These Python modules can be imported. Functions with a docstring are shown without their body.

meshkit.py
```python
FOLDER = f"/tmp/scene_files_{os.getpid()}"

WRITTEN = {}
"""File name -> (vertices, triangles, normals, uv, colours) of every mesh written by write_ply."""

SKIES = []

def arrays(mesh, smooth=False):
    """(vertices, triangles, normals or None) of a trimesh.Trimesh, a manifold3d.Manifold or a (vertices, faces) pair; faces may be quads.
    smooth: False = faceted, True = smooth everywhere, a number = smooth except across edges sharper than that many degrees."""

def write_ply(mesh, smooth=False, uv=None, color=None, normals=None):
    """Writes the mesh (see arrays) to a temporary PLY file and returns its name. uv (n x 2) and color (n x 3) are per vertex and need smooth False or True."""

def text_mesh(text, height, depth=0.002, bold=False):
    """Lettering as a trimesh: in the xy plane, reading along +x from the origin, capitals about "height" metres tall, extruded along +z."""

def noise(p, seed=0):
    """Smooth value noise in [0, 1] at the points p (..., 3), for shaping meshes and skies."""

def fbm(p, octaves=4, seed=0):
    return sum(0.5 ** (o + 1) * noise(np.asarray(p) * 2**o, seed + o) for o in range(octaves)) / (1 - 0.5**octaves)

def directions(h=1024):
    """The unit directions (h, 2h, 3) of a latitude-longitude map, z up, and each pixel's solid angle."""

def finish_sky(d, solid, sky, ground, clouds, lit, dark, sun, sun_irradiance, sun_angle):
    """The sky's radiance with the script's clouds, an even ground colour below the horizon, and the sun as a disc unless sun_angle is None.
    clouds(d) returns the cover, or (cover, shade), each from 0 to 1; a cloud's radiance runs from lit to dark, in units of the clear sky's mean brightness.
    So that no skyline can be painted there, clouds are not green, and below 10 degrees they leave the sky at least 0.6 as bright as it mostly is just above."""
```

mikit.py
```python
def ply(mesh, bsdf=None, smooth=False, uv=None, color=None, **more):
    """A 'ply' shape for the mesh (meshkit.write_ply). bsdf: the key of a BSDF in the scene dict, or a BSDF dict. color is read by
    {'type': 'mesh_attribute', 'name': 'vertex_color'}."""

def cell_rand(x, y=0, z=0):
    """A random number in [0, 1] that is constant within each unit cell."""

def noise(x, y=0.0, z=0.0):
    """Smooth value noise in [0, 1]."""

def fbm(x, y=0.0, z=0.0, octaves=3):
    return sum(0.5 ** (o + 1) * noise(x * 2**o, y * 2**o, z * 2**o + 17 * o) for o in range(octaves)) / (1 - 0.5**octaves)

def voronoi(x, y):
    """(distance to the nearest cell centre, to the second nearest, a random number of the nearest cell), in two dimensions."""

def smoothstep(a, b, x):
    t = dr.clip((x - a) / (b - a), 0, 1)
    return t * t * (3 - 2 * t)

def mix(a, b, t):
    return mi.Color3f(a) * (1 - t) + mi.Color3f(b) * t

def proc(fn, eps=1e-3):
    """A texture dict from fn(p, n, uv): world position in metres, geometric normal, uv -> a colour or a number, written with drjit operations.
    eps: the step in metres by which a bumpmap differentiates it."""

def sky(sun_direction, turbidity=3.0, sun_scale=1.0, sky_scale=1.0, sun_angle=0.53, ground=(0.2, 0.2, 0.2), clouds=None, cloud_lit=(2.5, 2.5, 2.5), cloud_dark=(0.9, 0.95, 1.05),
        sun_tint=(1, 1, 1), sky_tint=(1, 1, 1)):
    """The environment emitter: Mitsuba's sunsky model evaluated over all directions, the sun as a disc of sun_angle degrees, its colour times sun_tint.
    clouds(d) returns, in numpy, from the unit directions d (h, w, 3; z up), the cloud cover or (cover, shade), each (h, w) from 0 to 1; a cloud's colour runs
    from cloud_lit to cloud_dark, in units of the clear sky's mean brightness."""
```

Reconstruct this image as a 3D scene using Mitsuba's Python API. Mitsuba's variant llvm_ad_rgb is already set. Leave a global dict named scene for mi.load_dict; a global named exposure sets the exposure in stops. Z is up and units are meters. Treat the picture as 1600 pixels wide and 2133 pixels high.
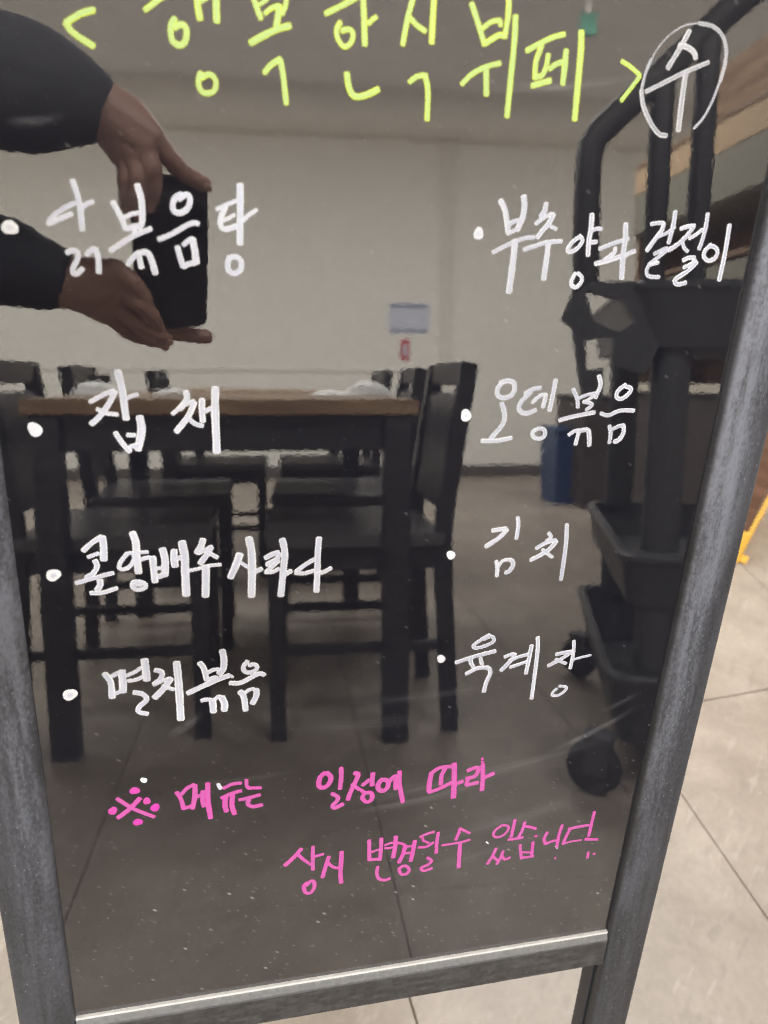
"""A glossy black A-frame menu board with marker lettering in a tiled dining room; the room behind the camera is real and is mirrored in the board."""
import math, random
import numpy as np, trimesh, shapely, manifold3d as m3, drjit as dr, mitsuba as mi
import mikit, meshkit
from mikit import proc, noise, fbm, smoothstep, mix, cell_rand, voronoi
from mitsuba import ScalarTransform4f as T

scene, labels = {'type': 'scene'}, {}

# ------------------------------------------------------------------ camera, light, exposure
CAM = np.array([0.0, 0.0, 0.9538])                      # the phone's lens, m above the floor
CAM_X = np.array([0.97493, -0.19958, 0.09834])          # image right, image down, view direction
CAM_Y = np.array([-0.03148, -0.56128, -0.82703])
CAM_Z = np.array([0.22026, 0.80320, -0.55349])
scene['camera'] = {'type': 'thinlens', 'fov': 2 * math.degrees(math.atan(800 / 1631)), 'fov_axis': 'x', 'near_clip': 0.012, 'far_clip': 60,
                   'aperture_radius': 0.0019, 'focus_distance': 0.55,
                   'to_world': T().look_at(origin=CAM.tolist(), target=(CAM + CAM_Z).tolist(), up=(-CAM_Y).tolist())}
exposure = 1.47
LAMP = [16.8, 16.7, 16.3]                               # radiance of the ceiling lamps

# ------------------------------------------------------------------ frames of reference
TILT = math.radians(12.5)
FOOT = np.array([0.0, 0.41, 0.8629])                    # a point of the panel's face
UP = np.array([0, math.sin(TILT), math.cos(TILT)])      # up along the face
OUT = np.array([0, -math.cos(TILT), math.sin(TILT)])    # out of the face, towards the reader
BOARD = T(np.block([[np.array([[1.0, 0, 0], UP, OUT]).T, FOOT[:, None]], [np.zeros((1, 3)), np.ones((1, 1))]]))
ROOM_A = 5.0                                            # the room is turned 5 degrees against the board
ROOM = T().rotate([0, 0, 1], ROOM_A)
ca, sa = math.cos(math.radians(ROOM_A)), math.sin(math.radians(ROOM_A))


def room(x, y, z=0.0):
    return np.array([x * ca - y * sa, x * sa + y * ca, z])


# ------------------------------------------------------------------ helpers
def put(key, mesh, bsdf, tr=None, smooth=False, uv=None, **more):
    """One entry of the scene; a key that is taken gets _001, _002 ..."""
    k, i = key, 0
    while k in scene:
        i += 1
        k = f'{key}_{i:03d}'
    s = mesh if isinstance(mesh, dict) else mikit.ply(mesh, bsdf, smooth=smooth, uv=uv)
    s = dict(s, **more)
    if tr is not None:
        s['to_world'] = tr
    scene[k] = s
    return k


def tag(key, label=None, cat=None, group=None, kind=None):
    d = labels.setdefault(key, {})
    for n, v in (('label', label), ('category', cat), ('group', group), ('kind', kind)):
        if v:
            d[n] = v


def box(x0, x1, y0, y1, z0, z1, bev=0.0):
    """A box, its edges chamfered by bev."""
    if bev <= 0:
        m = trimesh.creation.box(extents=(x1 - x0, y1 - y0, z1 - z0))
        m.apply_translation(((x0 + x1) / 2, (y0 + y1) / 2, (z0 + z1) / 2))
        return m
    p = []
    for a in (0, 1, 2):
        lo, hi = np.array([x0, y0, z0]) + bev, np.array([x1, y1, z1]) - bev
        lo[a] -= bev
        hi[a] += bev
        p += [[(lo, hi)[i][0], (lo, hi)[j][1], (lo, hi)[k][2]] for i in (0, 1) for j in (0, 1) for k in (0, 1)]
    return trimesh.convex.convex_hull(np.array(p))


def bar(a, b, w, h=None, up=(0, 0, 1), bev=0.002):
    """A square bar from a to b."""
    a, b = np.asarray(a, float), np.asarray(b, float)
    h = h or w
    d = b - a
    n = np.linalg.norm(d)
    d /= n
    u = np.asarray(up, float)
    if abs(u @ d) > 0.95:
        u = np.array([0, 1.0, 0])
    s = np.cross(u, d)
    s /= np.linalg.norm(s)
    t = np.cross(d, s)
    m = box(-w / 2, w / 2, -h / 2, h / 2, 0, n, bev)
    M = np.eye(4)
    M[:3, 0], M[:3, 1], M[:3, 2], M[:3, 3] = s, t, d, a
    m.apply_transform(M)
    return m


def tube(pts, r, n=12, closed=False):
    """A round tube through the points (radius r or one per point), ends capped."""
    P = np.asarray(pts, float)
    r = np.broadcast_to(r, len(P))
    t = np.gradient(P, axis=0)
    t /= np.linalg.norm(t, axis=1, keepdims=True)
    u = np.cross(t[0], [0.3, 0.5, 0.81])
    rings = []
    for i in range(len(P)):
        u = u - (u @ t[i]) * t[i]
        u /= np.linalg.norm(u)
        w = np.cross(t[i], u)
        a = np.linspace(0, 2 * np.pi, n, endpoint=False)
        rings.append(P[i] + r[i] * (np.cos(a)[:, None] * u + np.sin(a)[:, None] * w))
    v = np.vstack(rings + [P[:1], P[-1:]])
    f = []
    for i in range(len(P) - 1):
        for j in range(n):
            a, b, c, d = i * n + j, i * n + (j + 1) % n, (i + 1) * n + (j + 1) % n, (i + 1) * n + j
            f += [[a, b, c], [a, c, d]]
    k = len(P) * n
    for j in range(n):
        f += [[k, (j + 1) % n, j], [k + 1, (len(P) - 1) * n + j, (len(P) - 1) * n + (j + 1) % n]]
    return trimesh.Trimesh(v, f, process=False)


def spline(pts, step):
    """Catmull-Rom through the points, resampled every step."""
    P = np.asarray(pts, float)
    if len(P) == 2:
        fine = P[0] + np.linspace(0, 1, 50)[:, None] * (P[1] - P[0])
    else:
        Q = np.vstack([2 * P[0] - P[1], P, 2 * P[-1] - P[-2]])
        fine = []
        for i in range(1, len(Q) - 2):
            t = np.linspace(0, 1, 16, endpoint=False)[:, None]
            a, b, c, d = Q[i - 1], Q[i], Q[i + 1], Q[i + 2]
            fine.append(0.5 * (2 * b + (c - a) * t + (2 * a - 5 * b + 4 * c - d) * t**2 + (3 * b - a - 3 * c + d) * t**3))
        fine = np.vstack(fine + [P[-1:]])
    s = np.r_[0, np.cumsum(np.linalg.norm(np.diff(fine, axis=0), axis=1))]
    n = max(2, int(round(s[-1] / step)) + 1)
    q = np.linspace(0, s[-1], n)
    return np.stack([np.interp(q, s, fine[:, k]) for k in range(fine.shape[1])], 1)


def ball(p, r, n=24):
    return m3.Manifold.sphere(float(r), n).translate([float(x) for x in p])


def limb(*pr, n=24):
    """Hulls of neighbouring spheres (point, radius), joined."""
    b = [ball(p, r, n) for p, r in pr]
    out = b[0]
    for i in range(len(b) - 1):
        out = out + m3.Manifold.batch_hull([b[i], b[i + 1]])
    return out


def soften(man, edge, it=10):
    m = man.refine_to_length(edge).to_mesh()
    t = trimesh.Trimesh(m.vert_properties[:, :3], m.tri_verts, process=True)
    trimesh.smoothing.filter_taubin(t, iterations=it)
    return t


cat = trimesh.util.concatenate

# ------------------------------------------------------------------ materials


def rgb(*c):
    return {'type': 'rgb', 'value': list(c)}


def board_uv(p):
    d = [p.x - FOOT[0], p.y - FOOT[1], p.z - FOOT[2]]
    return p.x, d[1] * UP[1] + d[2] * UP[2]


def ripple(p, n, uv):                                  # orange peel of the coating
    u, v = board_uv(p)
    return noise(u * 640, v * 640, 3.0) + 2.0 * noise(u * 90, v * 90, 8.0)


SMEARS = [  # wiped arcs on the panel: x0, v0, x1, v1, width, strength
    (.05, -.386, .31, -.345, .010, .10), (.08, -.395, .20, -.378, .006, .14), (.23, -.362, .302, -.326, .005, .22),
    (.13, -.43, .30, -.395, .012, .07), (.10, -.46, .28, -.425, .008, .06), (.06, -.30, .20, -.297, .006, .06), (.02, -.315, .16, -.318, .010, .05),
    (-.03, -.318, -.005, -.300, .006, .18), (-.02, -.355, .06, -.352, .004, .05), (.268, -.33, .300, -.315, .004, .13), (.262, -.20, .292, -.285, .004, .10),
     (-.085, .025, -.055, .030, .004, .14), (-.09, .00, .02, .00, .012, .04), (.12, .055, .25, .075, .004, .10), (.15, .06, .20, .062, .003, .10)]


def dust(p, n, uv):
    u, v = board_uv(p)
    low = smoothstep(-.28, -.50, v)                    # the foot of the panel is the dustiest
    w = 0.0005 + 0.005 * fbm(u * 40, v * 40, 5.0) * (0.5 + low) + 0.007 * low * fbm(u * 9, v * 14, 1.0)
    w = w + 0.055 * smoothstep(.0, .10, v) * (0.4 + 0.6 * fbm(u * 25, v * 60, 9.0)) * smoothstep(.40, .10, u)
    a, b = u * 0.80 - v * 0.60, u * 0.60 + v * 0.80     # flecks lie along one slant
    for s, k, thr, amp in ((300.0, 0.45, 0.991, 0.45), (560.0, 0.40, 0.975, 0.20)):
        f, g, which = voronoi(b * s, (a * s) * k)
        w = w + dr.select(which > thr - 0.05 * low, 1.0, 0.0) * smoothstep(.30, .08, f) * amp * (0.2 + 0.8 * low) * (0.15 + 0.85 * smoothstep(thr, 1.0, which))
    for x0, v0, x1, v1, wd, st in SMEARS:
        dx, dv = x1 - x0, v1 - v0
        L2 = dx * dx + dv * dv
        t = dr.clip(((u - x0) * dx + (v - v0) * dv) / L2, 0, 1)
        d = dr.sqrt(dr.square(u - x0 - t * dx) + dr.square(v - v0 - t * dv + 0.15 * L2**.5 * t * (1 - t)))
        streak = 0.35 + 0.9 * noise((u * dv - v * dx) / L2**.5 * 900, t * 9, 7.0)
        w = w + 0.6 * st * dr.square(smoothstep(wd, 0.0, d)) * streak * smoothstep(0.0, .45, t) * smoothstep(1.0, .5, t)
    return dr.clip(w, 0, 0.95)


def ink(base, thin):
    """Marker paint: opaque rims and ends, thinner streaks along the middle of a stroke (uv.x along in metres, uv.y across from -1 to 1)."""
    def f(p, n, uv):
        rim = smoothstep(.45, .92, dr.abs(uv.y))
        s = noise(uv.y * 4.5 + 40 * dr.floor(uv.x), uv.x * 25, 2.0)
        s2 = fbm(p.x * 120, p.z * 120, p.y * 120)
        t = dr.clip(rim * 0.85 + 1.1 * (s - .42) * (0.4 + s2), 0, 1)
        return mix(thin, base, t)
    return {'type': 'principled', 'base_color': proc(f), 'roughness': 0.42, 'specular': 0.4}


def frame_paint(p, n, uv):
    u, v = board_uv(p)
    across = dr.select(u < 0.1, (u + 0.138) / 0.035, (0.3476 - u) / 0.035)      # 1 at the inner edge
    grain = 0.45 * fbm(u * 240, v * 22, 4.0) + 0.30 * fbm(u * 900, v * 420, 2.0, octaves=2) + 0.40 * fbm(u * 60, v * 14, 9.0)
    cover = 0.18 + 0.82 * smoothstep(-.62, -.12, v) * smoothstep(.12, .62, across)
    c = cover * (0.15 + 0.85 * smoothstep(.32, .85, grain)) + 0.10 * fbm(u * 900, v * 900, 1.0)
    f, g, which = voronoi(u * 420, v * 260)
    c = c + dr.select(which > .965, 1.0, 0.0) * smoothstep(.28, .05, f) * 0.6
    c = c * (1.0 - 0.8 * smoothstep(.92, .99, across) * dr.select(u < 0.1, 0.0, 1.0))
    return mix((.024, .024, .027), (.185, .195, .235), dr.clip(c, 0, 1))


def rail_paint(p, n, uv):
    u, v = board_uv(p)
    c = smoothstep(.35, .9, fbm(u * 90, v * 260, 4.0)) * 0.25 + 0.25 * fbm(u * 300, v * 300, 2.0)
    return mix((.030, .029, .030), (.14, .14, .145), dr.clip(c, 0, 1))


def tile_color(p, n, uv):
    x, y = p.x * ca + p.y * sa, -p.x * sa + p.y * ca
    big = fbm(x * 3.1, y * 3.1, 1.0)
    mid = fbm(x * 17 + y * 6, y * 17, 4.0, octaves=4)
    fine = fbm(x * 160, y * 160, 6.0)
    r = cell_rand(dr.floor((x - .243) / .487), dr.floor((y + .263) / .487))
    c = mix((.36, .305, .26), (.48, .42, .365), smoothstep(.25, .78, 0.45 * big + 0.55 * mid))
    c = c * (0.93 + 0.14 * fine) * (0.96 + 0.08 * r) * mi.Color3f(.56, .55, .53)
    a, b = x * .8 + y * .6, -x * .6 + y * .8
    speck = smoothstep(.66, .86, fbm(a * 30, b * 110, 11.0)) * fbm(x * 7, y * 7, 3.0)
    c = mix(c, (.36, .33, .30), speck * 0.45)
    return mix(c, (.15, .126, .105), smoothstep(.62, .85, fbm(a * 26 + 9, b * 90, 17.0)) * 0.25)


def wood(dark, light, s=1.0):
    def f(p, n, uv):
        g = fbm(p.x * 14 * s + 3 * fbm(p.x * 2, p.y * 2, p.z * 2), p.y * 14 * s, p.z * 60 * s)
        return mix(dark, light, smoothstep(.25, .8, g))
    return proc(f)


def mottled(a, b, s):
    return proc(lambda p, n, uv: mix(a, b, fbm(p.x * s, p.y * s, p.z * s)))


def pr(color, rough=0.5, **k):
    return {'type': 'twosided', 'bsdf': {'type': 'principled', 'base_color': color, 'roughness': rough, **k}}


scene.update({
    'm_panel': {'type': 'blendbsdf', 'weight': proc(dust),
                'gloss': {'type': 'bumpmap', 'scale': 2.4e-6, 'height': proc(ripple, 2e-4), 'inner': {'type': 'plastic', 'diffuse_reflectance': rgb(.0085, .0085, .013), 'int_ior': 2.62, 'nonlinear': False}},
                'film': {'type': 'diffuse', 'reflectance': rgb(.62, .62, .64)}},
    'm_frame': pr(proc(frame_paint), 0.42, specular=0.45),
    'm_rail': pr(proc(rail_paint), 0.40, specular=0.5),
    'm_frame_side': pr(rgb(.022, .023, .030), 0.45),
    'm_moulding': pr(mottled((.13, .13, .13), (.22, .22, .22), 400), 0.45, specular=0.5),
    'm_trim': pr(mottled((.70, .69, .68), (.86, .85, .83), 300), 0.30, specular=0.6),
    'm_back': pr(rgb(.03, .03, .03), 0.6),
    'm_ink_y': ink((.72, .85, .028), (.42, .59, .21)),
    'm_ink_w': ink((.91, .925, .96), (.60, .625, .765)),
    'm_ink_d': ink((.80, .80, .82), (.30, .305, .36)),
    'm_ink_v': ink((.90, .915, .95), (.43, .45, .565)),
    'm_ink_p': ink((.68, .055, .42), (.52, .13, .38)),
    'm_tile': pr(proc(tile_color), 0.42, specular=0.35),
    'm_grout': pr(mottled((.10, .085, .07), (.16, .14, .12), 60), 0.9),
    'm_wall': pr(mottled((.80, .775, .725), (.83, .81, .76), 3), 0.8, specular=0.2),
    'm_pillar': pr(rgb(.70, .675, .63), 0.8),
    'm_ceiling': pr(rgb(.62, .61, .59), 0.9),
    'm_skirting': pr(rgb(.10, .09, .08), 0.5),
    'm_lamp_frame': pr(rgb(.8, .8, .8), 0.5),
    'm_black': pr(rgb(.020, .020, .025), 0.35),
    'm_black_wood': pr(wood((.011, .011, .014), (.026, .025, .029)), 0.4),
    'm_cushion': pr(mottled((.050, .048, .050), (.085, .080, .080), 90), 0.38),
    'm_table_wood': pr(wood((.17, .105, .060), (.28, .18, .105), 0.6), 0.4),
    'm_cart': pr(mottled((.030, .031, .033), (.045, .046, .048), 200), 0.42),
    'm_rubber': pr(rgb(.016, .016, .017), 0.5),
    'm_bin': pr(rgb(.015, .045, .12), 0.4),
    'm_cabinet': pr(wood((.030, .023, .020), (.055, .042, .036)), 0.5),
    'm_shelf': pr(wood((.15, .095, .06), (.25, .165, .10), 0.5), 0.5),
    'm_shelf_light': pr(rgb(.42, .30, .185), 0.6),
    'm_olive': pr(rgb(.20, .19, .15), 0.6),
    'm_counter_top': pr(rgb(.55, .50, .42), 0.4),
    'm_plinth': pr(wood((.11, .055, .035), (.17, .09, .06)), 0.45),
    'm_yellow': pr(mottled((.72, .40, .045), (.80, .48, .08), 30), 0.5),
    'm_peach': pr(rgb(.78, .48, .27), 0.6),
    'm_napkin': pr(rgb(.86, .86, .85), 0.9),
    'm_paper': pr(rgb(.60, .62, .72), 0.8),
    'm_white_china': pr(rgb(.80, .79, .77), 0.2),
    'm_red': pr(rgb(.50, .06, .08), 0.5),
    'm_bottle': pr(rgb(.035, .035, .035), 0.2),
    'm_print': pr(rgb(.25, .28, .40), 0.8),
    'm_exit': pr(rgb(.06, .22, .15), 0.4),
    'm_skin': pr(mottled((.25, .14, .105), (.34, .195, .15), 60), 0.5),
    'm_nail': pr(rgb(.42, .25, .21), 0.25),
    'm_jacket': pr(mottled((.017, .018, .024), (.030, .031, .040), 500), 0.85, sheen=0.4),
    'm_trousers': pr(rgb(.03, .03, .035), 0.9),
    'm_hair': pr(rgb(.012, .010, .009), 0.5),
    'm_shoe': pr(rgb(.05, .05, .05), 0.5),
    'm_eye': pr(rgb(.07, .05, .045), 0.12),
    'm_phone': pr(rgb(.018, .016, .018), 0.3),
    'm_lens': pr(rgb(.01, .01, .012), 0.08),
})

# ------------------------------------------------------------------ the setting: floor, walls, ceiling, lamps
X0, X1, Y0, Y1, H = -3.6, 3.9, -5.7, 3.3, 2.85           # the room's faces, in its own directions
put('floor', box(X0 - .2, X1 + .2, Y0 - .2, Y1 + .2, -.06, -.004), 'm_grout', ROOM)
tag('floor', 'beige stone look floor tiles with thin dark joints', kind='structure')
P_, G_ = .487, .0016
tile = box(G_ / 2, P_ - G_ / 2, G_ / 2, P_ - G_ / 2, -.010, 0, 0.0012)
tile_ply = mikit.ply(tile, 'm_tile')
cells = []
for i in range(-9, 9):
    for j in range(-13, 8):
        x, y = .243 + i * P_, -.263 + j * P_
        if X0 - .4 < x < X1 and Y0 - .4 < y < Y1:
            cells.append((math.hypot(x + .2 - .4, y + .2 + .8), x, y))
cells.sort()
for k, (d, x, y) in enumerate(cells[:250]):
    put('floor__tile', tile_ply, None, ROOM @ T().translate([x, y, 0]))
rest = []
for d, x, y in cells[250:]:
    t = tile.copy()
    t.apply_translation((x, y, 0))
    rest.append(t)
if rest:
    k = put('floor__tile_field', cat(rest), 'm_tile', ROOM)
    tag(k, kind='stuff')
put('wall', box(X0 - .1, X1 + .1, Y0 - .1, Y0, 0, H), 'm_wall', ROOM)
put('wall', box(X0 - .1, X1 + .1, Y1, Y1 + .1, 0, H), 'm_wall', ROOM)
put('wall', box(X0 - .1, X0, Y0, Y1, 0, H), 'm_wall', ROOM)
put('wall', box(X1, X1 + .1, Y0, Y1, 0, H), 'm_wall', ROOM)
tag('wall', 'plain off white wall far behind the table, mirrored in the board', kind='structure')
for k in ('wall_001', 'wall_002', 'wall_003'):
    tag(k, kind='structure')
put('wall__skirting', box(X0, X1, Y0, Y0 + .012, 0, .085, .003), 'm_skirting', ROOM)
put('wall__rail', box(X0, 1.40, Y0, Y0 + .012, .860, .885, .003), 'm_pillar', ROOM)
put('wall__pilaster', box(1.44, 1.50, Y0, Y0 + .05, .085, H - .001), 'm_pillar', ROOM)
put('ceiling', box(X0 - .1, X1 + .1, Y0 - .1, Y1 + .1, H, H + .1), 'm_ceiling', ROOM)
tag('ceiling', kind='structure')
put('ceiling__beam', box(X0, X1, Y0, Y0 + .55, H - .16, H - .001), 'm_pillar', ROOM)
for x, y in ((-2.7, -2.95), (-.9, -2.95), (.9, -2.95), (2.7, -2.95), (-1.2, 1.35), (1.5, 1.35)):
        t = ROOM @ T().translate([x, y, H])
        k = put('ceiling_light', box(-.63, .63, -.33, .33, -.030, -.001, .003), 'm_lamp_frame', t)
        root = k
        scene[root + '__frame'] = scene.pop(k)
        q = trimesh.Trimesh([[-.6, -.3, -.032], [.6, -.3, -.032], [.6, .3, -.032], [-.6, .3, -.032]], [[0, 2, 1], [0, 3, 2]], process=False)
        scene[root + '__diffuser'] = dict(mikit.ply(q, 'm_lamp_frame'), to_world=t, emitter={'type': 'area', 'radiance': rgb(*LAMP)})
        scene[root] = None
        tag(root, 'flat white ceiling light panel over the dining room', 'ceiling light', 'light panels in the ceiling')
for k in [k for k, v in scene.items() if v is None]:
    del scene[k]

# ------------------------------------------------------------------ the menu board
tag('menu_board', 'black A-frame menu board with a glossy panel of handwritten Korean dishes', 'menu board')
XL, XR, VB, VT = -.1028, .3126, -.5505, .170               # the panel between the stiles and rails
w = .007
pv = np.array([[XL - w, VB - w, 0], [XR + w, VB - w, 0], [XR + w, VT + w, 0], [XL - w, VT + w, 0]])
put('menu_board__panel', trimesh.Trimesh(pv, [[0, 1, 2], [0, 2, 3]], process=False), 'm_panel', BOARD, uv=pv[:, :2].copy())
tag('menu_board__panel', 'glossy black writing panel, scratched and mirroring the room')
put('menu_board__backing', box(XL - w, XR + w, VB - w, VT + w, -.006, -.001), 'm_back', BOARD)


def extrude_v(profile, v0, v1):
    """A profile in (x, out) drawn along the board's up direction."""
    P = np.asarray(profile, float)
    n = len(P)
    v = np.vstack([np.c_[P[:, 0], np.full(n, a), P[:, 1]] for a in (v0, v1)])
    c = [P[:, 0].mean(), P[:, 1].mean()]
    v = np.vstack([v, [[c[0], v0, c[1]], [c[0], v1, c[1]]]])
    f = []
    for i in range(n):
        j = (i + 1) % n
        f += [[i, i + n, j + n], [i, j + n, j], [2 * n, i, j], [2 * n + 1, j + n, i + n]]
    m = trimesh.Trimesh(v, f, process=False)
    m.fix_normals()
    return m


def stile(x_in, x_out):
    s = 1 if x_out > x_in else -1
    W = abs(x_out - x_in)
    pts = []
    for a in np.linspace(180, 95, 7):                    # rounded inner edge, domed face, small outer round
        pts.append((.007 + .007 * math.cos(math.radians(a)), .0005 + .007 * math.sin(math.radians(a))))
    for q in np.linspace(.25, .92, 8):
        pts.append((W * q, .0075 + .0012 * math.sin(math.pi * q)))
    pts += [(W - .001, .0068), (W, .0055), (W, -.020), (W - .001, -.021), (.001, -.021), (0, -.020)]
    return [(x_in + s * a, b) for a, b in pts]


for xi, xo in ((XR, .3476), (XL, -.1381)):
    put('menu_board__stile', extrude_v(stile(xi, xo), -.881, .208), 'm_frame', BOARD, smooth=35)
tag('menu_board__stile', 'black side post with chalk dust wiped along its inner edge')
gx = XR - .0015
put('menu_board__stile__inner_strip', box(XR - .0022, XR - .0002, -.881, -.5875, -.019, -.004, .0004), 'm_frame_side', BOARD)
put('menu_board__stile_001__inner_strip', box(XL + .0002, XL + .0022, -.881, -.5875, -.019, -.004, .0004), 'm_frame_side', BOARD)


def extrude_x(profile, x0, x1):
    m = extrude_v([(v, n) for v, n in profile], x0, x1)  # drawn along v, then x and v are swapped
    m.vertices = m.vertices[:, [1, 0, 2]]
    m.fix_normals()
    return m


rail = [(VB - .0078, -.020), (VB - .0078, .0040), (VB - .0086, .0048), (-.5845, .0048), (-.586, .0035), (-.586, -.020)]
put('menu_board__bottom_rail', extrude_x(rail, XL + .0003, XR - .0003), 'm_rail', BOARD, smooth=35)
bead = [(VB - .0012, -.004), (VB, -.004), (VB, .0022), (VB - .0004, .0028), (VB - .0012, .0028)]
put('menu_board__bottom_rail__bead', extrude_x(bead, XL + .0003, XR - .0003), 'm_trim', BOARD, smooth=25)
tag('menu_board__bottom_rail__bead', 'pale worn edge along the top of the bottom rail')
mould = [(VB - .0076, -.004), (VB - .0014, -.004), (VB - .0014, .0022), (VB - .0022, .0018), (VB - .0030, .0026), (VB - .0066, .0044), (VB - .0076, .0042)]
put('menu_board__bottom_rail__moulding', extrude_x(mould, XL + .0003, XR - .0003), 'm_moulding', BOARD, smooth=25)
put('menu_board__top_rail', extrude_x([(VT, -.020), (VT, .0078), (VT + .038, .0078), (VT + .038, -.020)], XL + .0003, XR - .0003), 'm_rail', BOARD)
top = FOOT + UP * .205
for x in (-.1205, .330):                                 # the rear frame, opening backwards
    put('menu_board__rear_leg', bar((x, top[1] + .045, top[2] + .01), (x, .70, .004), .032, .018, up=(0, 1, 0)), 'm_back')
put('menu_board__rear_panel', box(-.1, .31, -.35, .34, -.004, .004), 'm_back', T().translate([.0, .565, .70]).rotate([1, 0, 0], 90 + 12.5))
for x in (-.06, .27):
    put('menu_board__hinge', box(x - .03, x + .03, top[1] - .01, top[1] + .055, top[2] + .008, top[2] + .012, .001), 'm_moulding')

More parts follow.
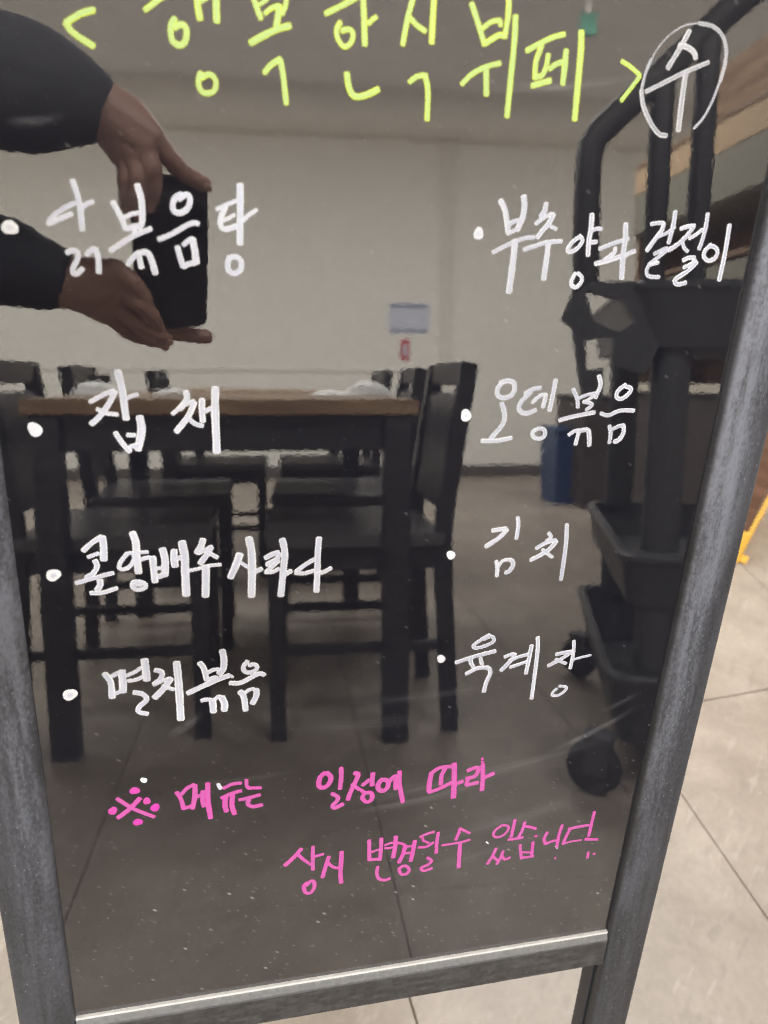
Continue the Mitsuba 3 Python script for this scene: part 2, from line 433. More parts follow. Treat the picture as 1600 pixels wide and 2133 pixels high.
# handwriting: part, colour, kind, strokes [width, x0, v0, x1, v1 ...] in tenths of a millimetre on the panel
INK = [
 ('heading','y','bracket',[[28,-414,722,-473,701,-536,661],[28,-539,662,-514,629,-472,603,-426,580]]),
 ('heading','y','letter',[[24,-102,811,-134,790,-166,766,-201,740],[29,25,828,31,774,39,726],[31,113,841,112,781,113,723],[20,43,796,75,815],[28,-70,722,-89,693,-92,655,-82,628,-56,616,-32,632,-22,666,-29,696,-53,698,-74,682],[26,36,517,25,487,24,462,39,436,66,432,94,446,104,479,90,505,66,510,38,491]]),
 ('heading','y','letter',[[26,275,843,296,789,312,753],[24,425,867,425,825,408,781],[18,304,809,342,834],[21,328,776,358,800,391,815],[30,391,817,390,775,381,731],[30,262,653,331,693,391,722,446,740],[26,325,536,358,573,403,602],[27,400,600,415,528,430,413]]),
 ('heading','y','letter',[[26,608,802,669,834,752,880],[25,681,777,663,747,669,708,702,676,733,697,742,729,726,750,686,741],[29,781,897,790,817,800,691],[23,813,780,830,798,851,814],[30,717,570,729,513,751,476,786,473,833,490,876,513]]),
 ('heading','y','letter',[[27,1029,926,1003,827,984,708],[27,1015,823,1049,796,1093,775],[31,1125,936,1125,858,1127,728],[27,1027,554,1062,580,1100,591],[29,1104,594,1124,523,1129,395]]),
 ('heading','y','letter',[[29,1311,912,1350,839,1396,743],[29,1496,972,1502,883,1495,784],[24,1380,814,1417,843,1465,857],[25,1465,855,1468,830],[28,1396,749,1431,773,1469,794,1492,789],[25,1293,565,1342,613,1407,650,1486,674],[30,1414,645,1427,527],[31,1540,882,1547,770,1547,614,1547,439]]),
 ('heading','y','letter',[[26,1614,737,1683,777,1749,809,1809,828],[28,1693,770,1671,693,1676,619],[27,1733,735,1730,687,1714,640,1686,630],[29,1663,588,1762,621],[26,1746,668,1778,693,1821,710],[32,1825,761,1828,684,1828,607],[35,1893,848,1904,765,1911,616,1918,451]]),
 ('heading','y','bracket',[[22,2134,738,2187,717,2251,682],[23,2250,678,2211,623,2164,558]]),
 ('day_mark','w','ring',[[25,2459,415,2411,420,2351,471,2295,546,2269,616],[16,2270,611,2275,666,2283,711,2301,761],[7,2299,756,2320,801,2375,870,2453,922,2538,943],[19,2532,941,2617,934,2682,897,2717,840,2726,775,2717,691],[14,2716,693,2690,592,2657,515,2611,459]]),
 ('day_mark','w','letter',[[27,2489,905,2448,817,2399,726],[28,2441,835,2494,829,2537,808,2550,783],[22,2295,610,2403,666,2504,718,2630,774],[31,2507,724,2511,607,2521,442]]),
 ('menu_line','w','bullet',[[70,-862,-199]]),
 ('menu_line','w','letter',[[23,-564,-76,-619,-106,-666,-140,-693,-177],[23,-691,-177,-647,-155,-580,-124],[27,-566,23,-549,-43,-542,-102,-540,-198],[22,-541,-114,-521,-85,-481,-65],[26,-621,-304,-595,-291,-571,-298,-574,-331,-598,-374,-598,-399,-580,-398,-553,-372],[25,-531,-311,-509,-287,-487,-278],[29,-487,-278,-478,-323,-480,-391]]),
 ('menu_line','w','letter',[[27,-393,-62,-360,-129,-340,-185],[30,-276,20,-261,-44,-260,-115,-266,-158,-283,-175],[22,-344,-130,-306,-112,-267,-105],[24,-335,-185,-305,-167,-275,-163],[23,-295,-173,-307,-198],[26,-420,-287,-348,-238,-292,-205,-222,-175],[25,-343,-348,-308,-305,-283,-287],[29,-288,-292,-283,-329,-278,-361],[33,-273,-286,-243,-290,-226,-331,-213,-386]]),
 ('menu_line','w','letter',[[29,-72,-10,-107,-36,-116,-79,-90,-98,-50,-78,-33,-37,-47,-11,-87,-35],[25,-190,-224,-124,-195,-63,-158,-19,-139,3,-144],[29,-103,-253,-91,-302,-78,-349],[24,-74,-246,-45,-221,-25,-212],[36,-29,-215,-19,-269,-14,-329],[26,-78,-349,-44,-331,-19,-330]]),
 ('menu_line','w','letter',[[20,91,-72,142,-47,195,-25],[27,136,-57,113,-106,109,-145,134,-163,188,-144],[19,120,-124,151,-109,179,-92],[34,207,48,207,-43,204,-141,203,-230],[20,212,-126,243,-95,287,-64],[28,152,-292,139,-328,146,-358,174,-372,203,-351,208,-315,189,-293,157,-292]]),
 ('menu_line_001','w','bullet',[[59,1453,-124]]),
 ('menu_line_001','w','letter',[[30,1556,46,1583,10,1601,-43,1620,-117],[32,1684,75,1695,29,1692,-30,1669,-97],[23,1616,-79,1639,-57,1681,-46],[23,1620,-117,1654,-99,1681,-87],[22,1542,-216,1602,-184,1666,-154,1721,-135,1772,-129],[37,1663,-149,1664,-247,1662,-341,1659,-422]]),
 ('menu_line_001','w','letter',[[28,1817,46,1813,8,1794,-25],[23,1769,-61,1815,-26,1854,-6],[28,1867,-5,1845,-54,1814,-92,1788,-130],[21,1844,-63,1894,-82],[23,1718,-196,1783,-172,1848,-151,1934,-142],[32,1857,-160,1857,-249,1854,-346]]),
 ('menu_line_001','w','letter',[[23,2042,-112,2001,-140,1974,-183,1993,-196,2033,-173,2056,-133,2033,-108],[29,2090,5,2096,-66,2094,-136,2101,-211],[22,2092,-89,2126,-70,2161,-70],[24,2103,-142,2143,-136],[24,2039,-304,2022,-348,2028,-372,2054,-382,2080,-356,2082,-327,2053,-304]]),
 ('menu_line_001','w','letter',[[23,2162,-174,2241,-141,2332,-112],[25,2258,-162,2255,-191,2202,-231],[25,2150,-252,2219,-235,2302,-206],[31,2299,-35,2311,-117,2313,-203,2327,-326],[25,2319,-206,2349,-187,2383,-175]]),
 ('menu_line_001','w','letter',[[22,2453,-30,2495,-22,2531,-20],[26,2531,-22,2525,-60,2486,-119,2454,-171],[20,2512,-93,2561,-71,2605,-38],[28,2589,44,2591,-24,2582,-125],[21,2503,-187,2546,-165,2580,-150],[22,2580,-161,2536,-199,2483,-242],[21,2489,-245,2540,-230],[23,2483,-245,2473,-279,2495,-308,2561,-310]]),
 ('menu_line_001','w','letter',[[24,2640,-46,2683,-32,2727,-26],[26,2722,-30,2683,-87,2636,-132,2588,-163],[21,2667,-116,2684,-145,2713,-165],[21,2705,-96,2748,-69,2779,-42],[27,2793,42,2796,-29,2790,-101,2780,-150],[24,2691,-215,2725,-198,2765,-197],[22,2770,-205,2749,-230,2702,-253],[26,2782,-219,2735,-270,2679,-307,2660,-327,2687,-346,2738,-334]]),
 ('menu_line_001','w','letter',[[25,2855,-121,2822,-154,2821,-188,2855,-209,2893,-195,2904,-160,2879,-134,2837,-129],[29,2945,-10,2950,-90,2953,-198,2950,-316]]),
 ('menu_line_002','w','bullet',[[74,-853,-1181]]),
 ('menu_line_002','w','letter',[[25,-574,-1037,-503,-997,-448,-975],[31,-444,-980,-488,-1056,-538,-1120,-577,-1154],[24,-542,-1073,-497,-1095,-440,-1103],[38,-426,-873,-410,-966,-405,-1050,-400,-1129],[23,-400,-1023,-366,-1004,-333,-995],[29,-460,-1200,-429,-1257,-392,-1308],[42,-332,-1114,-325,-1178,-337,-1244,-351,-1297],[25,-401,-1214,-359,-1216],[28,-390,-1281,-345,-1267]]),
 ('menu_line_002','w','letter',[[35,-90,-979,-86,-1021,-126,-1075],[25,-164,-1101,-108,-1057,-49,-1030],[34,-46,-1036,-83,-1115,-149,-1200],[26,-82,-1122,-50,-1155,-7,-1168],[35,-8,-1021,-10,-1086,-7,-1144],[27,-6,-1092,39,-1070],[44,63,-958,59,-1086,62,-1318]]),
 ('menu_line_003','w','bullet',[[68,1478,-1117]]),
 ('menu_line_003','w','letter',[[28,1682,-920,1657,-951,1654,-988,1685,-1012,1735,-1004,1759,-964,1747,-923,1710,-913,1665,-925],[29,1689,-1044,1715,-1110,1708,-1173,1644,-1258],[26,1589,-1271,1686,-1270,1776,-1254]]),
 ('menu_line_003','w','letter',[[24,1824,-988,1875,-960,1922,-953],[27,1863,-978,1811,-1033,1798,-1075,1827,-1103,1864,-1103,1907,-1084],[23,1877,-1042,1924,-998,1962,-993],[26,1959,-993,1955,-1033,1949,-1070],[29,2008,-904,2002,-998,1994,-1090],[25,1929,-1200,1902,-1225,1921,-1254,1960,-1261,1986,-1237,1974,-1204,1936,-1197]]),
 ('menu_line_003','w','letter',[[25,2126,-959,2162,-1019,2175,-1072],[28,2279,-878,2299,-934,2278,-1013],[22,2169,-1016,2222,-994,2274,-985],[22,2268,-994,2241,-1019,2210,-1035],[22,2202,-1035,2266,-1051,2229,-1087],[27,2064,-1149,2152,-1126,2289,-1100],[25,2139,-1241,2173,-1217,2207,-1212],[27,2204,-1215,2199,-1257,2193,-1301],[29,2211,-1213,2261,-1210,2278,-1258,2286,-1310]]),
 ('menu_line_003','w','letter',[[27,2463,-930,2420,-969,2415,-1005,2448,-1019,2490,-990,2503,-955,2457,-941],[26,2328,-1107,2381,-1120,2454,-1091,2549,-1091],[26,2400,-1184,2417,-1237,2418,-1295],[24,2413,-1215,2456,-1190,2497,-1181],[29,2496,-1185,2502,-1231,2479,-1275,2448,-1286]]),
 ('menu_line_004','w','bullet',[[76,-844,-2017]]),
 ('menu_line_004','w','letter',[[30,-677,-1877,-631,-1834,-572,-1793],[41,-570,-1796,-567,-1866,-573,-1938],[24,-655,-1916,-595,-1895],[33,-619,-1937,-611,-1976,-635,-2017,-673,-2042],[28,-731,-2073,-637,-2047,-527,-2020],[38,-603,-2061,-602,-2091,-623,-2123],[29,-659,-2139,-593,-2140,-513,-2116]]),
 ('menu_line_004','w','letter',[[26,-448,-1907,-482,-1953,-494,-1988,-475,-2001,-437,-1985,-408,-1933,-422,-1902,-453,-1907],[44,-409,-1777,-395,-1839,-395,-1927,-391,-2027],[24,-388,-1899,-333,-1899],[28,-380,-1945,-327,-1931],[26,-422,-2080,-432,-2107,-405,-2134,-362,-2125,-359,-2099,-391,-2082,-428,-2083],[17,-413,-2102,-377,-2110]]),
 ('menu_line_004','w','letter',[[41,-309,-1932,-308,-2010,-304,-2090],[43,-254,-1883,-242,-1953,-248,-2053],[25,-295,-2005,-247,-2001],[33,-284,-2057,-236,-2043],[42,-189,-1895,-193,-1943,-188,-1997],[32,-184,-1951,-154,-1942],[48,-145,-1845,-133,-1940,-134,-2032,-134,-2187]]),
 ('menu_line_004','w','letter',[[41,-28,-1834,-40,-1878,-65,-1920],[27,-57,-1921,-11,-1898,22,-1882],[37,16,-1884,-12,-1934,-50,-1987],[26,-5,-1915,51,-1954],[23,-139,-2032,-69,-2020,2,-2002,68,-1998],[48,-17,-2004,-20,-2100,-25,-2200]]),
 ('menu_line_004','w','letter',[[46,178,-1936,155,-2004,120,-2086],[25,175,-1985,227,-2027],[48,229,-1836,245,-1928,246,-2052,242,-2218],[32,243,-2065,304,-2037]]),
 ('menu_line_004','w','letter',[[34,323,-1970,367,-1946,403,-1936],[30,406,-1942,389,-1978,333,-2009],[27,329,-2014,406,-1994],[29,392,-2000,344,-2045,327,-2059],[27,322,-2062,367,-2061,404,-2041],[43,422,-1853,437,-1937,429,-2062,415,-2224],[32,432,-2086,477,-2059]]),
 ('menu_line_004','w','letter',[[30,620,-1988,560,-2024,503,-2069],[27,500,-2075,555,-2081,617,-2064],[40,638,-1853,633,-1959,633,-2073,630,-2208],[28,627,-2086,671,-2078,717,-2053]]),
 ('menu_line_005','w','bullet',[[58,1465,-2005]]),
 ('menu_line_005','w','letter',[[29,1719,-1850,1765,-1844,1812,-1839],[32,1818,-1846,1772,-1899,1687,-1958],[27,1877,-1766,1888,-1821,1886,-1914],[28,1768,-2060,1782,-2111,1784,-2170],[25,1787,-2097,1817,-2059,1868,-2055],[30,1869,-2057,1886,-2088,1867,-2134,1838,-2146]]),
 ('menu_line_005','w','letter',[[27,2099,-1881,2122,-1914,2092,-1937],[28,2028,-1986,2087,-1951,2157,-1931],[31,2164,-1940,2108,-2006,2001,-2067],[23,2072,-1994,2150,-2054],[29,2216,-1826,2228,-1933,2233,-2062,2233,-2219]]),
 ('menu_line_006','w','bullet',[[81,-827,-2806]]),
 ('menu_line_006','w','letter',[[40,-624,-2677,-593,-2740,-592,-2852],[30,-580,-2698,-529,-2671],[49,-526,-2667,-524,-2746,-528,-2816],[28,-576,-2825,-523,-2804],[27,-499,-2703,-445,-2678,-415,-2654],[27,-494,-2741,-443,-2735,-409,-2718],[49,-392,-2600,-388,-2676,-386,-2746],[34,-467,-2824,-418,-2840,-394,-2881,-434,-2923,-451,-2954,-432,-2975,-394,-2987]]),
 ('menu_line_006','w','letter',[[34,-336,-2678,-296,-2697,-306,-2741,-347,-2779],[25,-350,-2783,-288,-2755,-248,-2742],[41,-245,-2745,-291,-2813,-349,-2877],[27,-299,-2795,-231,-2827],[48,-208,-2634,-202,-2789,-200,-3052]]),
 ('menu_line_006','w','letter',[[37,-74,-2649,-49,-2694,-35,-2779],[44,62,-2574,71,-2632,66,-2704,40,-2740],[27,-37,-2730,8,-2707,53,-2707],[22,-30,-2773,7,-2759,30,-2761],[38,-153,-2862,-67,-2822,24,-2782,103,-2755],[20,97,-2750,124,-2771],[30,-72,-2924,-45,-2918,-10,-2924],[47,-5,-2920,-2,-2969,-1,-3016],[28,2,-2934,29,-2903,49,-2907],[45,50,-2908,68,-2958,66,-3011]]),
 ('menu_line_006','w','letter',[[32,215,-2663,189,-2697,193,-2732,222,-2747,259,-2734,272,-2709,252,-2688,222,-2696],[34,104,-2811,166,-2817,225,-2788,288,-2758,317,-2774],[41,165,-2877,188,-2926,198,-3024],[27,192,-2895,224,-2871,250,-2869],[39,265,-2871,265,-2920,240,-2978]]),
 ('menu_line_007','w','bullet',[[59,1464,-2753]]),
 ('menu_line_007','w','letter',[[27,1783,-2594,1720,-2634,1678,-2670,1704,-2690,1774,-2673,1819,-2644,1795,-2608,1744,-2628],[31,1567,-2791,1683,-2756,1838,-2724],[30,1670,-2753,1672,-2794,1693,-2834],[27,1736,-2770,1754,-2821],[32,1647,-2884,1728,-2846,1803,-2849],[32,1807,-2853,1819,-2894,1798,-2965,1788,-3041]]),
 ('menu_line_007','w','letter',[[29,1907,-2776,1956,-2759,1986,-2765],[31,1983,-2769,1942,-2825,1894,-2881],[26,1944,-2808,2010,-2783,2078,-2767],[26,1957,-2860,2024,-2840,2078,-2823],[31,2092,-2699,2086,-2805,2078,-2922],[31,2127,-2638,2140,-2738,2145,-2940,2147,-3131]]),
 ('menu_line_007','w','letter',[[30,2281,-2787,2335,-2778,2398,-2771],[30,2394,-2779,2313,-2833,2233,-2873],[25,2282,-2824,2368,-2868],[28,2397,-2687,2408,-2784,2403,-2910],[21,2409,-2841,2471,-2826,2542,-2814],[23,2328,-3065,2301,-3091,2301,-3118,2348,-3121,2395,-3083,2392,-3056,2339,-3045]]),
 ('notice_line','p','reference_mark',[[30,-617,-3612,-524,-3705,-398,-3792],[34,-477,-3626,-543,-3702,-622,-3767],[60,-506,-3563],[60,-649,-3705],[61,-389,-3716],[58,-502,-3819],[52,-437,-3655]]),
 ('notice_line','w','white_fleck',[[42,-446,-3488],[25,13,-3579,31,-3623]]),
 ('notice_line','p','letter',[[31,-250,-3609,-224,-3673,-210,-3757],[29,-221,-3633,-182,-3587,-136,-3563],[35,-133,-3567,-136,-3652,-154,-3760],[27,-209,-3751,-139,-3727],[25,-135,-3674,-91,-3648],[33,-83,-3622,-89,-3692,-80,-3751],[37,-52,-3563,-54,-3714,-41,-3856]]),
 ('notice_line','p','letter',[[28,47,-3620,103,-3593,163,-3592],[30,32,-3698,95,-3671,162,-3654],[36,59,-3696,54,-3763,64,-3816],[36,105,-3681,100,-3770,116,-3845]]),
 ('notice_line','p','letter',[[27,196,-3568,199,-3622,222,-3644],[27,205,-3640,292,-3648],[29,148,-3730,208,-3721,285,-3705],[32,216,-3722,204,-3768,234,-3798,298,-3792]]),
 ('notice_line','p','letter',[[38,719,-3578,684,-3618,679,-3683,710,-3705,746,-3677,759,-3623,727,-3579],[33,827,-3551,830,-3637,824,-3733],[34,769,-3762,812,-3799,805,-3834,777,-3866,794,-3890,852,-3864]]),
 ('notice_line','p','letter',[[37,918,-3610,947,-3622,929,-3691],[30,906,-3698,961,-3757],[35,929,-3691,899,-3769,883,-3834],[34,981,-3721,1029,-3679],[37,1049,-3625,1048,-3733],[28,969,-3756,1005,-3796],[34,993,-3803,985,-3833,1021,-3872,1054,-3843,1043,-3794,1005,-3789]]),
 ('notice_line','p','letter',[[38,1114,-3690,1091,-3734,1102,-3777,1136,-3789,1164,-3749,1153,-3703,1110,-3690],[32,1165,-3720,1198,-3676,1217,-3671],[32,1210,-3665,1219,-3787],[36,1238,-3635,1246,-3754,1279,-3912]]),
 ('notice_line','p','letter',[[40,1471,-3675,1463,-3763,1463,-3842],[33,1470,-3682,1532,-3642,1647,-3644],[33,1463,-3849,1539,-3826,1628,-3783],[35,1570,-3649,1547,-3711,1547,-3790],[43,1631,-3618,1643,-3745,1652,-3922],[35,1648,-3806,1709,-3783]]),
 ('notice_line','p','letter',[[33,1736,-3696,1792,-3675,1824,-3684],[35,1820,-3689,1799,-3749,1734,-3764],[34,1739,-3823,1828,-3810],[30,1750,-3754,1737,-3819],[36,1846,-3650,1858,-3773,1863,-3886],[36,1861,-3776,1939,-3743],[25,1837,-3604],[23,1841,-3632]]),
 ('notice_line_001','p','letter',[[34,568,-4218,515,-4289,452,-4353],[26,535,-4253,583,-4318,639,-4378],[30,649,-4211,650,-4321,653,-4428],[26,654,-4306,725,-4292],[30,614,-4538,590,-4571,602,-4626,630,-4645,660,-4611,666,-4557,645,-4528,606,-4569]]),
 ('notice_line_001','p','letter',[[32,765,-4322,742,-4417,723,-4512],[27,762,-4382,798,-4426,837,-4442],[34,855,-4291,854,-4436,853,-4508,862,-4588]]),
 ('notice_line_001','p','letter',[[31,1051,-4218,1056,-4316,1061,-4408],[31,1140,-4214,1142,-4308,1139,-4421],[22,1063,-4333,1094,-4328],[22,1102,-4322,1145,-4315],[30,1058,-4402,1107,-4405,1147,-4407],[23,1167,-4285,1203,-4271,1241,-4270],[22,1170,-4311,1206,-4315,1237,-4309],[35,1247,-4213,1246,-4311,1237,-4411],[28,1127,-4475,1122,-4541,1145,-4598,1188,-4617,1225,-4607]]),
 ('notice_line_001','p','letter',[[25,1252,-4275,1297,-4290,1325,-4316],[33,1324,-4313,1309,-4395,1283,-4468],[22,1325,-4324,1390,-4325],[24,1318,-4386,1376,-4386],[33,1392,-4276,1384,-4377,1373,-4468],[27,1286,-4532,1311,-4506,1346,-4512,1367,-4554,1345,-4588,1309,-4581,1290,-4540]]),
 ('notice_line_001','p','letter',[[25,1428,-4250,1479,-4228,1534,-4217],[21,1452,-4260,1456,-4286,1501,-4317],[25,1423,-4345,1483,-4349,1536,-4316],[29,1565,-4227,1561,-4325,1564,-4422],[26,1497,-4454,1535,-4492,1508,-4525,1459,-4547,1482,-4580,1544,-4564]]),
 ('notice_line_001','p','letter',[[27,1733,-4213,1722,-4262,1706,-4322],[24,1730,-4218,1766,-4243,1811,-4274],[22,1601,-4355,1686,-4353,1763,-4347,1817,-4335],[34,1743,-4351,1747,-4467,1753,-4595]]),
 ('notice_line_001','p','letter',[[23,2057,-4237,2011,-4276,1998,-4320,2031,-4347,2081,-4333,2113,-4284,2103,-4250,2060,-4235],[28,2155,-4198,2151,-4274,2144,-4363],[26,2036,-4454,2013,-4527,1980,-4601],[25,2011,-4526,2060,-4576],[26,2097,-4487,2081,-4554,2057,-4614],[25,2083,-4530,2122,-4577,2160,-4561]]),
 ('notice_line_001','p','letter',[[27,2238,-4234,2227,-4309,2204,-4376],[26,2233,-4271,2282,-4287,2338,-4312],[26,2124,-4385,2184,-4385,2242,-4381],[26,2228,-4451,2240,-4525,2256,-4595],[26,2330,-4439,2334,-4508,2337,-4585],[21,2244,-4525,2332,-4544],[24,2254,-4583,2354,-4584],[25,2347,-4385]]),
 ('notice_line_001','p','letter',[[28,2436,-4362,2419,-4426,2439,-4479],[25,2437,-4478,2483,-4460,2533,-4455],[28,2551,-4308,2537,-4413,2537,-4529],[21,2540,-4635]]),
 ('notice_line_001','p','letter',[[28,2609,-4358,2688,-4349,2775,-4345],[28,2621,-4363,2600,-4431,2585,-4502],[18,2587,-4502,2648,-4487,2737,-4487],[28,2803,-4217,2796,-4350,2793,-4457],[27,2766,-4481,2876,-4503]]),
 ('notice_line_001','p','full_stop',[[25,2817,-4620,2819,-4682],[25,2870,-4647]]),
 ('notice_line_001','w','white_fleck',[[13,1950,-4379,1968,-4397],[15,2525,-4511,2545,-4538]]),
]

rng = random.Random(4)
layer = 0


def stroke(width, pts, lay, seed, white):
    """One pull of the marker: a low domed ribbon of paint with blunt ends."""
    w2 = width / 2
    P = spline(pts, max(.0011, w2 * .35))
    t = np.gradient(P, axis=0)
    t /= np.linalg.norm(t, axis=1, keepdims=True) + 1e-12
    P = np.vstack([P[0] - t[0] * w2 * .38, P[0] - t[0] * w2 * .20, P, P[-1] + t[-1] * w2 * .20, P[-1] + t[-1] * w2 * .38])
    t = np.vstack([t[:1], t[:1], t, t[-1:], t[-1:]])
    n = np.c_[-t[:, 1], t[:, 0]]
    s = np.r_[0, np.cumsum(np.linalg.norm(np.diff(P, axis=0), axis=1))]
    k = np.ones(len(P))
    k[[0, -1]], k[[1, -2]] = .52, .84
    k *= 0.95 + 0.14 * (meshkit.noise(np.c_[s * 260, np.full(len(s), seed * 3.7), np.zeros(len(s))]) - .5)
    cr = np.array([-1, -.72, -.3, .3, .72, 1])
    hh = np.array([0, .9, .7, .7, .9, 0]) * .00016
    v, uv = [], []
    for i in range(len(P)):
        for c, h in zip(cr, hh):
            a = P[i] + n[i] * w2 * k[i] * c
            end = 0 if i in (0, len(P) - 1) else 1
            v.append([a[0], a[1], .00008 + lay * .000016 + h * end])
            uv.append([seed + min(.9, s[i]), c if 1 < i < len(P) - 2 else max(abs(c), .95)])
    f = []
    for i in range(len(P) - 1):
        for j in range(5):
            a, b = i * 6 + j, (i + 1) * 6 + j
            f += [[a, a + 1, b + 1], [a, b + 1, b]] if True else []
    return np.array(v), np.array(f), np.array(uv)


def dot(d, c, lay, seed):
    v, uv = [[c[0], c[1], .0003 + lay * .000016]], [[seed, .6]]
    n = 20
    for r, h, q in ((.55, .00028, .8), (.9, .0002, .95), (1.0, .00006, 1.0)):
        for i in range(n):
            a = 2 * math.pi * i / n
            k = r * d / 2 * (1 + .10 * math.sin(2 * a + seed) + .06 * math.sin(3 * a + 2 * seed))
            v.append([c[0] + k * math.cos(a), c[1] + k * math.sin(a), h + lay * .000016])
            uv.append([seed, q])
    f = [[0, 1 + i, 1 + (i + 1) % n] for i in range(n)]
    for b in (0, 1):
        for i in range(n):
            p, q, r, s = 1 + b * n + i, 1 + b * n + (i + 1) % n, 1 + (b + 1) * n + (i + 1) % n, 1 + (b + 1) * n + i
            f += [[p, s, r], [p, r, q]]
    return np.array(v), np.array(f), np.array(uv)


for part, col, kind, strokes in [(a, b, c, q) for a, b, c, d in INK for q in ([[x] for x in d] if c == 'white_fleck' else [d])]:
    V, F, U, n = [], [], [], 0
    for q, s in enumerate(strokes):
        seed = rng.randrange(1, 60)
        pts = np.array(s[1:], float).reshape(-1, 2) * 1e-4
        v, f, uv = (dot(s[0] * 1e-4, pts[0], q, seed) if len(pts) == 1 else stroke(s[0] * 1e-4, pts, q, seed, col == 'w'))
        c = np.cross(v[f[0, 1]] - v[f[0, 0]], v[f[0, 2]] - v[f[0, 0]])[2]
        V.append(v)
        F.append((f if c > 0 else f[:, ::-1]) + n)
        U.append(uv)
        n += len(v)
    put(f'menu_board__{part}__{kind}', trimesh.Trimesh(np.vstack(V), np.vstack(F), process=False), 'm_ink_' + ('d' if part == 'day_mark' else 'v' if part in ('menu_line_001', 'menu_line_003', 'menu_line_005', 'menu_line_007') else col), BOARD, smooth=True, uv=np.vstack(U))


# ------------------------------------------------------------------ the phone that takes the picture, and the person who holds it
PHONE = T(np.block([[np.array([CAM_X, CAM_Y, CAM_Z]).T, CAM[:, None]], [np.zeros((1, 3)), np.ones((1, 1))]]))
tag('phone', 'black phone held up to the board by two hands, seen in the mirror image', 'phone')


def slab(x0, x1, y0, y1, z0, z1, r, e):
    poly = shapely.box(x0 + r, y0 + r, x1 - r, y1 - r).buffer(r, quad_segs=8)
    ms = []
    for d, a, b in ((e, z0, z1), (0, z0 + e, z1 - e)):
        m = trimesh.creation.extrude_polygon(poly.buffer(-d) if d else poly, b - a)
        m.apply_translation((0, 0, a))
        ms.append(m)
    return trimesh.convex.convex_hull(np.vstack([m.vertices for m in ms]))


put('phone__body', slab(-.062, .0125, -.0125, .150, -.0125, -.0040, .009, .0015), 'm_phone', PHONE, smooth=40)
put('phone__screen', slab(-.0605, .011, -.011, .1485, -.0132, -.0126, .008, .0002), 'm_lens', PHONE)
for y in (.0, .021, .042):
    m = trimesh.creation.cylinder(radius=.0068, height=.0014, sections=28)
    put('phone__lens', m, 'm_lens', PHONE @ T().translate([0, y, -.0035]), smooth=40)

HANDS = {
'upper': {
  'elbow': [(-0.2761, 0.0557, 1.0332)],
  'cuff_in': [(-0.139, 0.0415, 1.022)],
  'cuff': [(-0.0992, 0.0336, 1.0172)],
  'wrist': [(-0.0797, 0.0306, 1.0117)],
  'palm': [(-0.0612, 0.0254, 1.0024), (-0.049, 0.0285, 0.9901), (-0.0447, 0.0364, 0.9979)],
  'index': [(-0.0375, 0.0363, 0.9916), (-0.0241, 0.0271, 0.9763), (-0.0105, 0.0164, 0.9663), (0.007, 0.0041, 0.9607)],
  'middle': [(-0.0437, 0.0362, 0.9817), (-0.0394, 0.0375, 0.9636), (-0.0396, 0.0298, 0.9487), (-0.0433, 0.0186, 0.9382)],
  'ring': [(-0.0531, 0.0332, 0.9737), (-0.0516, 0.0361, 0.9549), (-0.0524, 0.0289, 0.9406), (-0.0551, 0.0164, 0.9303)],
  'little': [(-0.0624, 0.0284, 0.9702), (-0.0629, 0.0322, 0.9539), (-0.0633, 0.0278, 0.9436), (-0.0642, 0.0181, 0.9346)],
  'thumb': [(-0.0674, 0.0178, 0.9926), (-0.0609, 0.0026, 0.9803), (-0.0489, -0.0074, 0.9706), (-0.0365, -0.0148, 0.9576)],
},
'lower': {
  'elbow': [(-0.3396, -0.0258, 0.9076)],
  'cuff_in': [(-0.1883, -0.032, 0.8867)],
  'cuff': [(-0.1482, -0.0429, 0.8759)],
  'wrist': [(-0.1302, -0.0464, 0.8709)],
  'palm': [(-0.11, -0.0477, 0.866), (-0.0929, -0.0456, 0.8616), (-0.0896, -0.0367, 0.8794)],
  'index': [(-0.0814, -0.0248, 0.8818), (-0.0647, -0.0254, 0.8696), (-0.0558, -0.0348, 0.8558), (-0.0543, -0.0468, 0.8426)],
  'middle': [(-0.0794, -0.0341, 0.8654), (-0.0606, -0.0344, 0.8509), (-0.0487, -0.046, 0.8388), (-0.0433, -0.0617, 0.8253)],
  'ring': [(-0.0849, -0.0438, 0.8493), (-0.0644, -0.0483, 0.8328), (-0.0482, -0.0594, 0.8231), (-0.0373, -0.0734, 0.8181)],
  'little': [(-0.0951, -0.0566, 0.841), (-0.0755, -0.0734, 0.8244), (-0.0584, -0.0848, 0.8183), (-0.0424, -0.0947, 0.8139)],
  'thumb': [(-0.1102, -0.0623, 0.8556), (-0.0852, -0.0882, 0.8352), (-0.041, -0.0981, 0.8276), (0.0054, -0.1089, 0.8233)],
},
}
tag('person', 'person in a dark navy jacket leaning in with both arms out to hold the phone', 'person')


